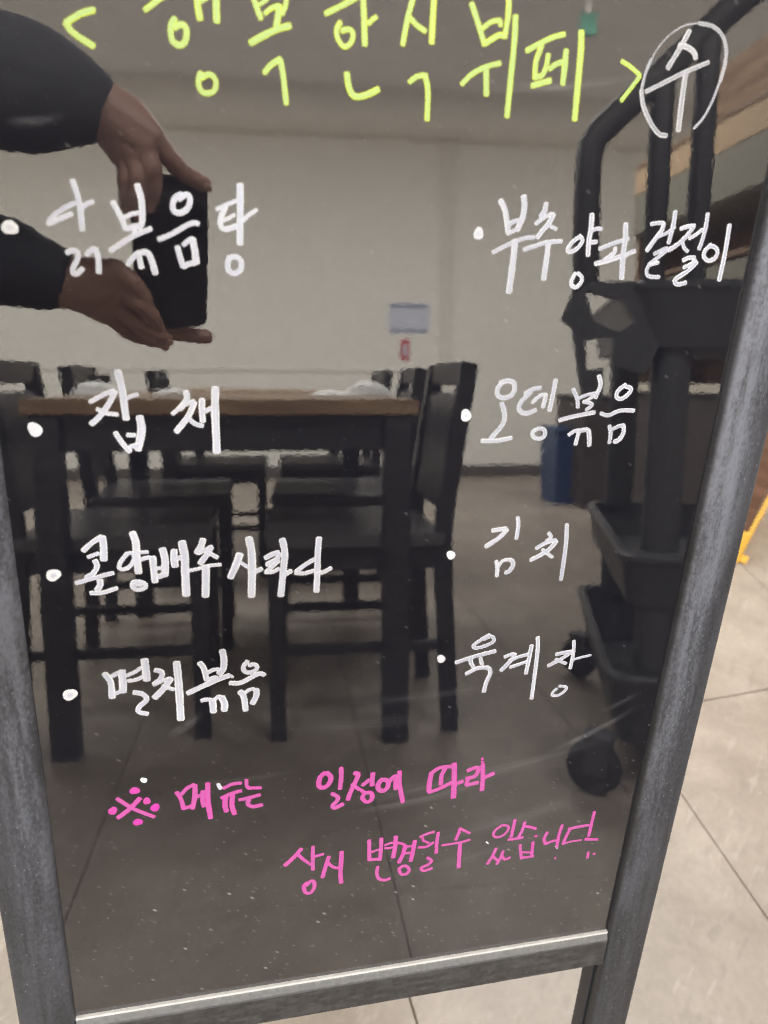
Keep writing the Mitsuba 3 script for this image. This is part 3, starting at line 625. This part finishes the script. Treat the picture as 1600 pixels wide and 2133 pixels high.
def hand(h):
    """Palm, five separate fingers with knuckles, and the wrist, as one smooth mesh."""
    pa = h['palm']
    w = h['wrist'][0]
    m = m3.Manifold.batch_hull([ball(w, .026), ball(pa[0], .026), ball(h['index'][0], .0115), ball(h['middle'][0], .0118)])
    m = m + m3.Manifold.batch_hull([ball(pa[0], .021), ball(h['middle'][0], .0118), ball(h['ring'][0], .0112), ball(pa[1], .016)])
    m = m + m3.Manifold.batch_hull([ball(pa[0], .020), ball(w, .021), ball(h['ring'][0], .0112), ball(h['little'][0], .0105)])
    m = m + m3.Manifold.batch_hull([ball(w, .018), ball(pa[0], .018), ball(h['thumb'][0], .0135)])
    for f, r in (('index', .0084), ('middle', .0084), ('ring', .0080), ('little', .0070), ('thumb', .0094)):
        j = h[f]
        m = m + limb((j[0], r * 1.22), (j[1], r * 1.12), (j[2], r * 1.02), (j[3], r * .88))
    m = m + limb((h['cuff'][0], .029), (w, .0265))
    return soften(m, .0034, 12)


SH = {'upper': (-.545, .150, 1.165), 'lower': (-.535, -.190, 1.125)}
skin, coat = None, None
chest, belly, hips, neck, head = (-.640, -.02, 1.12), (-.770, -.02, .97), (-.88, -.02, .86), (-.520, -.02, 1.26), (-.425, -.01, 1.385)
parts = []
for s in ('upper', 'lower'):
    t = hand(HANDS[s])
    parts.append(m3.Manifold(m3.Mesh(np.asarray(t.vertices, np.float32), np.asarray(t.faces, np.uint32))))
    h = HANDS[s]
    parts.append(soften_m := limb((h['cuff'][0], .0262), (h['cuff_in'][0], .030), (h['elbow'][0], .040), (SH[s], .048)))
torso = m3.Manifold.batch_hull([ball(SH['upper'], .06), ball(SH['lower'], .06), ball(chest, .11)]) + m3.Manifold.batch_hull([ball(chest, .12), ball(belly, .125), ball((-.88, .06, .88), .10), ball((-.88, -.10, .88), .10)])
skull = m3.Manifold.batch_hull([ball(head, .078), ball((-.395, -.01, 1.345), .055), ball((-.470, -.01, 1.405), .078), ball((-.372, -.01, 1.305), .030)])
face = m3.Manifold.batch_hull([ball((-.338, -.01, 1.368), .007), ball((-.318, -.01, 1.335), .012), ball((-.345, -.01, 1.33), .012)])
face = face + m3.Manifold.batch_hull([ball((-.352, -.03, 1.300), .006), ball((-.352, .01, 1.300), .006), ball((-.345, -.01, 1.303), .007)])
for e in (-1, 1):
    face = face + m3.Manifold.batch_hull([ball((-.445, -.01 + e * .082, 1.385), .012), ball((-.440, -.01 + e * .086, 1.355), .009), ball((-.455, -.01 + e * .088, 1.40), .008)])
legs = None
for e in (-1, 1):
    l = limb(((-.88, -.02 + e * .085, .86), .088), ((-.84, -.02 + e * .10, .47), .058), ((-.90, -.02 + e * .11, .085), .040))
    parts.append(l)
    legs = l if legs is None else legs + l
parts += [torso, limb((neck, .055), ((-.47, -.015, 1.33), .052)), skull, face]
body = parts[0]
for q in parts[1:]:
    body = body + q
bm = body.to_mesh()
put('person__body', trimesh.Trimesh(bm.vert_properties[:, :3], bm.tri_verts, process=True), 'm_skin', smooth=60)
jk = None
for s in ('upper', 'lower'):
    h = HANDS[s]
    e = .0355 if s == 'upper' else .0335
    l = limb((h['cuff'][0], e), (h['cuff_in'][0], .052 if s == 'upper' else .043), (h['elbow'][0], .062), (SH[s], .075))
    jk = l if jk is None else jk + l
jk = jk + m3.Manifold.batch_hull([ball(SH['upper'], .078), ball(SH['lower'], .078), ball(chest, .125)]) + m3.Manifold.batch_hull([ball(chest, .135), ball(belly, .142), ball((-.86, .07, .86), .115), ball((-.86, -.11, .86), .115)])
jm = soften(jk, .012, 14)
fold = meshkit.fbm(np.asarray(jm.vertices) * 26, 3, 5) - .5
jm.vertices = jm.vertices + jm.vertex_normals * (fold * .010)[:, None]
for sd in ('upper', 'lower'):
    for fg in ('index', 'middle', 'ring', 'little'):
        a, b = np.array(HANDS[sd][fg][2]), np.array(HANDS[sd][fg][3])
        d = (b - a) / np.linalg.norm(b - a)
        o = CAM_Z - (CAM_Z @ d) * d
        o /= np.linalg.norm(o)
        nl = trimesh.creation.icosphere(2, 1.0)
        nl.vertices = nl.vertices * [.0044, .0060, .0016]
        M = np.eye(4)
        M[:3, 0], M[:3, 1], M[:3, 2], M[:3, 3] = np.cross(d, o), d, o, b + d * .001 + o * .0064
        nl.apply_transform(M)
        put('person__nail', nl, 'm_nail', smooth=True)
put('person__jacket', jm, 'm_jacket', smooth=True)
put('person__jacket__collar', tube([(-.520 + .06 * math.cos(a), -.02 + .075 * math.sin(a), 1.255 - .03 * math.cos(a)) for a in np.linspace(0, 2 * math.pi, 25)], .016), 'm_jacket', smooth=True)
tr = None
for e in (-1, 1):
    l = limb(((-.88, -.02 + e * .085, .88), .105), ((-.84, -.02 + e * .10, .47), .075), ((-.90, -.02 + e * .11, .10), .062))
    tr = l if tr is None else tr + l
put('person__trousers', soften(tr, .02, 8), 'm_trousers', smooth=True)
for e in (-1, 1):
    put('person__shoe', soften(m3.Manifold.batch_hull([ball((-.93, -.02 + e * .11, .045), .042), ball((-.76, -.02 + e * .125, .032), .030), ball((-.80, -.02 + e * .135, .032), .030)]), .01, 5), 'm_shoe', smooth=True)
    put('person__eye', trimesh.creation.icosphere(2, .011).apply_translation((-.352, -.01 + e * .031, 1.368)), 'm_eye', smooth=True)
hair = m3.Manifold.batch_hull([ball((-.440, -.01, 1.412), .086), ball((-.490, -.01, 1.405), .084), ball((-.500, -.01, 1.36), .070)])
put('person__hair', soften(hair, .01, 5), 'm_hair', smooth=True)
tag('person__body', 'bare hands gripping the phone from above and below')
tag('person__jacket', 'dark navy jacket with both sleeves stretched forward')

# ------------------------------------------------------------------ the dining table, its chairs and what stands on it
def at(x, y, z=0, rz=0):
    return ROOM @ T().translate([x, y, z]).rotate([0, 0, 1], rz)


def table(key, t):
    put(key + '__top', box(-.385, .385, -.545, .545, .7085, .740, .003), 'm_table_wood', t)
    for x0, x1, y0, y1 in ((-.355, .355, .490, .512), (-.355, .355, -.512, -.490), (-.360, -.338, -.489, .489), (.338, .360, -.489, .489)):
        put(key + '__apron', box(x0, x1, y0, y1, .635, .7083, .002), 'm_black_wood', t)
    for x in (-.345, .345):
        for y in (.510, -.510):
            put(key + '__leg', box(x - .027, x + .027, y - .027, y + .027, 0, .7081, .003), 'm_black_wood', t)


table('dining_table', at(-.025, -1.30))
tag('dining_table', 'black framed dining table with a brown wooden top, nearest to the board', 'table', 'dining tables in a row')
table('dining_table_001', at(.02, -2.78, 0, 1))
tag('dining_table_001', 'second dining table standing behind the nearest one', 'table', 'dining tables in a row')

chair_parts = []
chair_parts.append(('seat', box(-.20, .185, -.20, .20, .425, .458, .008), 'm_cushion', 40))
for y in (-.165, .165):
    chair_parts.append(('leg', bar((-.178, y, 0), (-.178, y, .424), .034), 'm_black_wood', False))
    back = np.array([(.205, y, 0), (.182, y, .424), (.186, y, .50), (.232, y, .815)])
    m = [bar(back[i], back[i + 1], .030, .036, up=(1, 0, 0), bev=.001) for i in range(3)]
    chair_parts.append(('back_post', cat(m), 'm_black_wood', False))
    chair_parts.append(('side_rail', bar((-.16, y, .400), (.165, y, .400), .020, .045), 'm_black_wood', False))
    chair_parts.append(('stretcher', bar((-.165, y, .20), (.188, y, .20), .018, .022), 'm_black_wood', False))
chair_parts.append(('front_rail', bar((-.178, -.146, .400), (-.178, .146, .400), .020, .045), 'm_black_wood', False))
chair_parts.append(('top_rail', bar((.226, -.148, .793), (.226, .148, .793), .050, .020, up=(1, 0, 0)), 'm_black_wood', False))
lean = math.degrees(math.atan2(.046, .315))
pad = box(-.010, .012, -.147, .147, -.125, .130, .006)
pad.apply_transform(trimesh.transformations.rotation_matrix(math.radians(lean), [0, 1, 0]))
pad.apply_translation((.203, 0, .622))
chair_parts.append(('backrest', pad, 'm_cushion', 40))
chair_ply = [(n, mikit.ply(m, b, smooth=s)) for n, m, b, s in chair_parts]
for k, (x, y, rz, lab) in enumerate([(.245, -.985, 0, 'black wooden chair pushed in at the near right corner of the table'), (.262, -1.60, 2, 'black wooden chair at the far right corner of the table'),
                                     (-.275, -1.015, 180, 'black wooden chair pushed in at the near left corner of the table'), (-.262, -1.605, 178, 'black wooden chair at the far left corner of the table'),
                                     (.285, -2.47, 0, 'black wooden chair on the right of the second table'),
                                     (-.165, -2.47, 180, 'black wooden chair on the left of the second table')]):
    key = 'dining_chair' + (f'_{k:03d}' if k else '')
    for n, s in chair_ply:
        put(f'{key}__{n}', s, None, at(x, y, 0, rz))
    tag(key, lab, 'chair', 'dining chairs at the table')


def lathe(profile, n=40):
    P = np.asarray(profile, float)
    return trimesh.creation.revolve(P, sections=n)


def napkin(seed, a, b, h):
    """A crumpled paper napkin: a low mound with folds."""
    m = trimesh.creation.icosphere(4, 1.0)
    v = np.asarray(m.vertices)
    v = v[:, :] * (1 + .35 * (meshkit.fbm(v * 2.3 + 5, 3, seed) - .5)[:, None] + .14 * np.abs(meshkit.noise(v * 6.0 + 9, seed + 3) - .5)[:, None])
    v = np.c_[v[:, 0] * a, v[:, 1] * b, np.maximum(v[:, 2], -.02) * h]
    m.vertices = v
    return m


for k, (x, y, a, b, h, lab) in enumerate([(.305, -1.18, .058, .06, .036, 'large crumpled white napkin at the right end of the table top'), (.215, -1.22, .050, .05, .013, 'flat crumpled white napkin left of the large one'),
                                          (-.352, -1.15, .052, .05, .030, 'crumpled white napkin at the left end of the table top'), (-.185, -1.25, .045, .04, .014, 'small flat white napkin in the left half of the table top')]):
    key = put('napkin', napkin(k + 2, a, b, h), 'm_napkin', at(x, y, .7412), smooth=True)
    tag(key, lab, 'napkin', 'napkins left on the table')
cup = lathe([(0, 0), (.026, 0), (.030, .050), (.027, .050), (.024, .006), (0, .006)])
put('cup', cup, 'm_bottle', at(-.372, -1.28, .7405), smooth=40)
tag('cup', 'dark cup standing behind the napkin at the left end', 'cup')
bottle = lathe([(0, 0), (.017, 0), (.018, .004), (.018, .036), (.009, .048), (.008, .056), (.009, .062), (0, .063)])
put('sauce_bottle', bottle, 'm_bottle', at(-.225, -1.36, .7405), smooth=40)
tag('sauce_bottle', 'small dark sauce bottle in the left half of the table top', 'bottle')
put('sauce_bottle', lathe([(0, 0), (.012, 0), (.012, .045), (.007, .055), (.008, .064), (0, .065)]), 'm_bottle', at(.392 - .03, -1.24, .7405), smooth=40)
tag('sauce_bottle_001', 'slim dark sauce bottle at the right end of the table top', 'bottle')

# ------------------------------------------------------------------ along the far wall
put('wall_notice__sheet', box(1.01, 1.34, -5.699, -5.692, 1.18, 1.425, .001), 'm_paper', ROOM)
put('wall_notice__header', box(1.02, 1.33, -5.6918, -5.690, 1.385, 1.412), 'm_print', ROOM)
put('wall_notice__footer', box(1.02, 1.33, -5.6918, -5.690, 1.192, 1.210), 'm_print', ROOM)
tag('wall_notice', 'pale blue notice sheet fixed to the off white wall', 'notice')
put('red_wall_sign__plate', box(1.108, 1.178, -5.699, -5.693, .963, 1.126, .001), 'm_red', ROOM)
put('red_wall_sign__stripe', box(1.128, 1.158, -5.6928, -5.691, 1.00, 1.09), 'm_paper', ROOM)
tag('red_wall_sign', 'small red sign on the wall under the pale blue notice', 'sign')
put('exit_sign__housing', box(1.712, 1.805, -3.535, -3.51, 2.605, 2.715, .004), 'm_exit', ROOM)
put('exit_sign__face', box(1.716, 1.80, -3.508, -3.504, 2.61, 2.71), 'm_exit', ROOM)
put('exit_sign__rod', box(1.75, 1.765, -3.53, -3.515, 2.7152, 2.849), 'm_pillar', ROOM)
tag('exit_sign', 'green sign hanging from the ceiling above the blue bin', 'sign')
tag('waste_bin', 'blue plastic waste bin standing beside the dark cabinet', 'bin')
bin_m = trimesh.convex.convex_hull(np.array([(x * k, y * k, z) for z, k in ((0, .86), (.47, 1)) for x in (-.10, .10) for y in (-.16, .16)]))
put('waste_bin__body', bin_m, 'm_bin', at(1.95, -4.15))
put('waste_bin__rim', box(-.108, .108, -.168, .168, .4702, .495, .006), 'm_bin', at(1.95, -4.15))
tag('dark_cabinet', 'dark brown low cabinet to the right of the blue bin', 'cabinet')
put('dark_cabinet__body', box(1.96, 2.42, -4.30, -3.80, .04, .68, .004), 'm_cabinet', ROOM)
put('dark_cabinet__top', box(1.945, 2.435, -4.315, -3.785, .6802, .705, .004), 'm_cabinet', ROOM)
put('dark_cabinet__plinth', box(1.98, 2.40, -4.28, -3.83, 0, .0398), 'm_skirting', ROOM)
put('dark_cabinet__door', box(1.975, 2.185, -3.7998, -3.785, .06, .66, .003), 'm_cabinet', ROOM)
put('dark_cabinet__door', box(2.195, 2.405, -3.7998, -3.785, .06, .66, .003), 'm_cabinet', ROOM)

tag('side_counter', 'wooden serving counter with shelves above it along the right hand side', 'counter')
ya, yb = -3.05, -.95
put('side_counter__base', box(1.90, 2.45, ya, yb, .06, .735, .004), 'm_cabinet', ROOM)
put('side_counter__plinth', box(1.95, 2.45, ya + .02, yb - .02, 0, .0598), 'm_skirting', ROOM)
put('side_counter__worktop', box(1.85, 2.45, ya - .02, yb + .02, .7352, .775, .004), 'm_counter_top', ROOM)
for y in np.linspace(ya + .01, yb - .5, 4):
    put('side_counter__door', box(1.880, 1.8998, y, y + .48, .09, .715, .003), 'm_olive' if y > -2.5 else 'm_cabinet', ROOM)
put('side_counter__back_panel', box(2.25, 2.27, ya, yb, .7752, 2.30), 'm_shelf', ROOM)
for z, m in ((1.00, 'm_olive'), (1.27, 'm_shelf'), (1.49, 'm_olive')):
    put('side_counter__shelf', box(1.87, 2.2498, ya, yb, z, z + .022, .002), m, ROOM)
put('side_counter__fascia', box(1.850, 1.8698, ya, yb, .955, 1.25, .003), 'm_olive', ROOM)
put('side_counter__fascia', box(1.850, 1.8698, ya, yb, 1.50, 1.685, .003), 'm_olive', ROOM)
put('side_counter__light_strip', box(1.850, 1.8698, ya, yb, 1.688, 1.80, .003), 'm_shelf_light', ROOM)
put('side_counter__top_board', box(1.85, 2.2498, ya, yb, 1.803, 1.83, .003), 'm_shelf', ROOM)
for y in (ya, (ya + yb) / 2, yb - .03):
    put('side_counter__upright', box(1.875, 2.2496, y, y + .03, .7754, 1.80), 'm_shelf', ROOM)

# ------------------------------------------------------------------ the black service cart
tag('service_cart', 'black plastic service cart on castors with moulded trays and a tubular handle', 'cart')


def rounded(x0, x1, y0, y1, r):
    return shapely.box(x0 + r, y0 + r, x1 - r, y1 - r).buffer(r, quad_segs=6)


def prism(poly, z0, z1):
    m = trimesh.creation.extrude_polygon(poly, z1 - z0)
    m.apply_translation((0, 0, z0))
    return m


def tray(x0, x1, y0, y1, z0, z1, taper):
    """A moulded tray: sloping outer walls, a rounded lip, an open inside."""
    rings = []
    for z, d in ((z0, taper), (z1 - .02, .006), (z1 - .012, 0), (z1 - .004, 0), (z1, .004), (z1, .016), (z1 - .006, .020), (z0 + .02, taper + .02)):
        c = np.array(rounded(x0 + d, x1 - d, y0 + d, y1 - d, .045).exterior.coords)[:-1]
        rings.append(np.c_[c, np.full(len(c), z)])
    n = len(rings[0])
    v = np.vstack(rings + [[[(x0 + x1) / 2, (y0 + y1) / 2, z0]], [[(x0 + x1) / 2, (y0 + y1) / 2, z0 + .02]]])
    f = []
    for i in range(len(rings) - 1):
        for j in range(n):
            a, b, c, d = i * n + j, i * n + (j + 1) % n, (i + 1) * n + (j + 1) % n, (i + 1) * n + j
            f += [[a, b, c], [a, c, d]]
    k = len(rings) * n
    for j in range(n):
        f += [[k, (j + 1) % n, j], [k + 1, (len(rings) - 1) * n + j, (len(rings) - 1) * n + (j + 1) % n]]
    m = trimesh.Trimesh(v, f, process=False)
    m.fix_normals()
    return m


cx0, cx1, cy0, cy1 = .665, 1.20, -1.17, -.47
CART = ROOM @ T().translate([cx0, cy1, 0]).rotate([0, 0, 1], 17).translate([-cx0, -cy1, 0])
put('service_cart__top_tray', tray(cx0, cx1, cy0, cy1, .835, .945, .02), 'm_cart', CART, smooth=35)
put('service_cart__middle_tray', tray(cx0 + .01, cx1 - .01, cy0 + .01, cy1 - .005, .375, .472, .02), 'm_cart', CART, smooth=35)
put('service_cart__bottom_tray', tray(cx0 - .005, cx1 - .005, cy0 + .005, cy1 - .005, .10, .245, .035), 'm_cart', CART, smooth=35)
for x in (.750, 1.115):
    for y in (-.535, -1.105):
        put('service_cart__post', cat([tube([(x, y, .245), (x, y, .3748)], .034, 20), tube([(x, y, .4722), (x, y, .8348)], .034, 20)]), 'm_cart', CART, smooth=50)
br = shapely.Polygon([(.685, .945), (.60, .945), (.572, .925), (.556, .885), (.575, .870), (.600, .740), (.630, .740), (.630, .800), (.655, .805), (.700, .790), (.720, .838), (.720, .930)]).buffer(.006).buffer(-.006)
br = br.difference(shapely.Polygon([(.600, .925), (.650, .912), (.672, .880), (.650, .868), (.615, .885)]).buffer(.006)).difference(shapely.Polygon([(.602, .845), (.640, .850), (.640, .806), (.606, .800)]).buffer(.004))
for y in (-.535,):
    m = prism(br, 0, .045)
    m.vertices = m.vertices[:, [0, 2, 1]]
    m.apply_translation((0, y, 0))
    m.fix_normals()
    put('service_cart__handle_bracket', m, 'm_cart', CART)
for y in (-.515,):
    pts = [(.596, y, .930), (.592, y, 1.05), (.592, y, 1.150), (.602, y, 1.185), (.640, y, 1.222), (.720, y, 1.295), (.809, y, 1.374), (.88, y, 1.420), (.98, y, 1.43), (1.08, y, 1.38), (1.13, y, 1.25), (1.14, y, 1.10), (1.14, y, .940)]
    put('service_cart__handle_tube', tube(spline(pts, .02), 0.0225, 16), 'm_rubber', CART, smooth=True)
    for x, z in ((.707, 1.285), (.775, 1.345)):
        put('service_cart__upright', tube([(x, y, .93), (x, y, z)], .0185, 16), 'm_rubber', CART, smooth=50)
wheel = lathe([(0, -.015), (.040, -.015), (.050, -.010), (.053, 0), (.050, .010), (.040, .015), (0, .015)])
wheel.apply_transform(trimesh.transformations.rotation_matrix(math.pi / 2, [1, 0, 0]))
wheel.apply_translation((0, 0, .0535))
fork = cat([box(-.014, .030, -.024, -.018, .045, .112, .001), box(-.014, .030, .018, .024, .045, .112, .001), box(-.020, .036, -.024, .024, .1122, .124, .001)])
wp, fp = mikit.ply(wheel, 'm_rubber', smooth=40), mikit.ply(fork, 'm_cart')
for x, y, rz in ((.650, -.505, 20), (1.17, -.52, -15), (.672, -1.12, 40), (1.16, -1.12, 0)):
    k = put('service_cart__castor', fp, None, CART @ T().translate([x, y, 0]).rotate([0, 0, 1], rz))
    put(k + '__wheel', wp, None, CART @ T().translate([x, y, 0]).rotate([0, 0, 1], rz))

# ------------------------------------------------------------------ beside the board, on the floor
tag('low_cabinet', 'brown wooden cabinet with a yellow strip along its foot, beyond the board', 'cabinet')
LC = T().translate([1.138, 1.163, 0]).rotate([0, 0, 1], 44)
put('low_cabinet__body', box(-.035, 1.0, .008, .5, .081, .75, .003), 'm_plinth', LC)
put('low_cabinet__kick_strip', box(-.035, .19, .002, .5, .003, .0808, .002), 'm_yellow', LC)
put('low_cabinet__kick_strip', box(.1902, 1.0, .0, .5, .003, .0808, .002), 'm_peach', LC)
put('low_cabinet__foot', box(-.020, .01, -.012, .03, 0, .0029, .0005), 'm_yellow', LC)
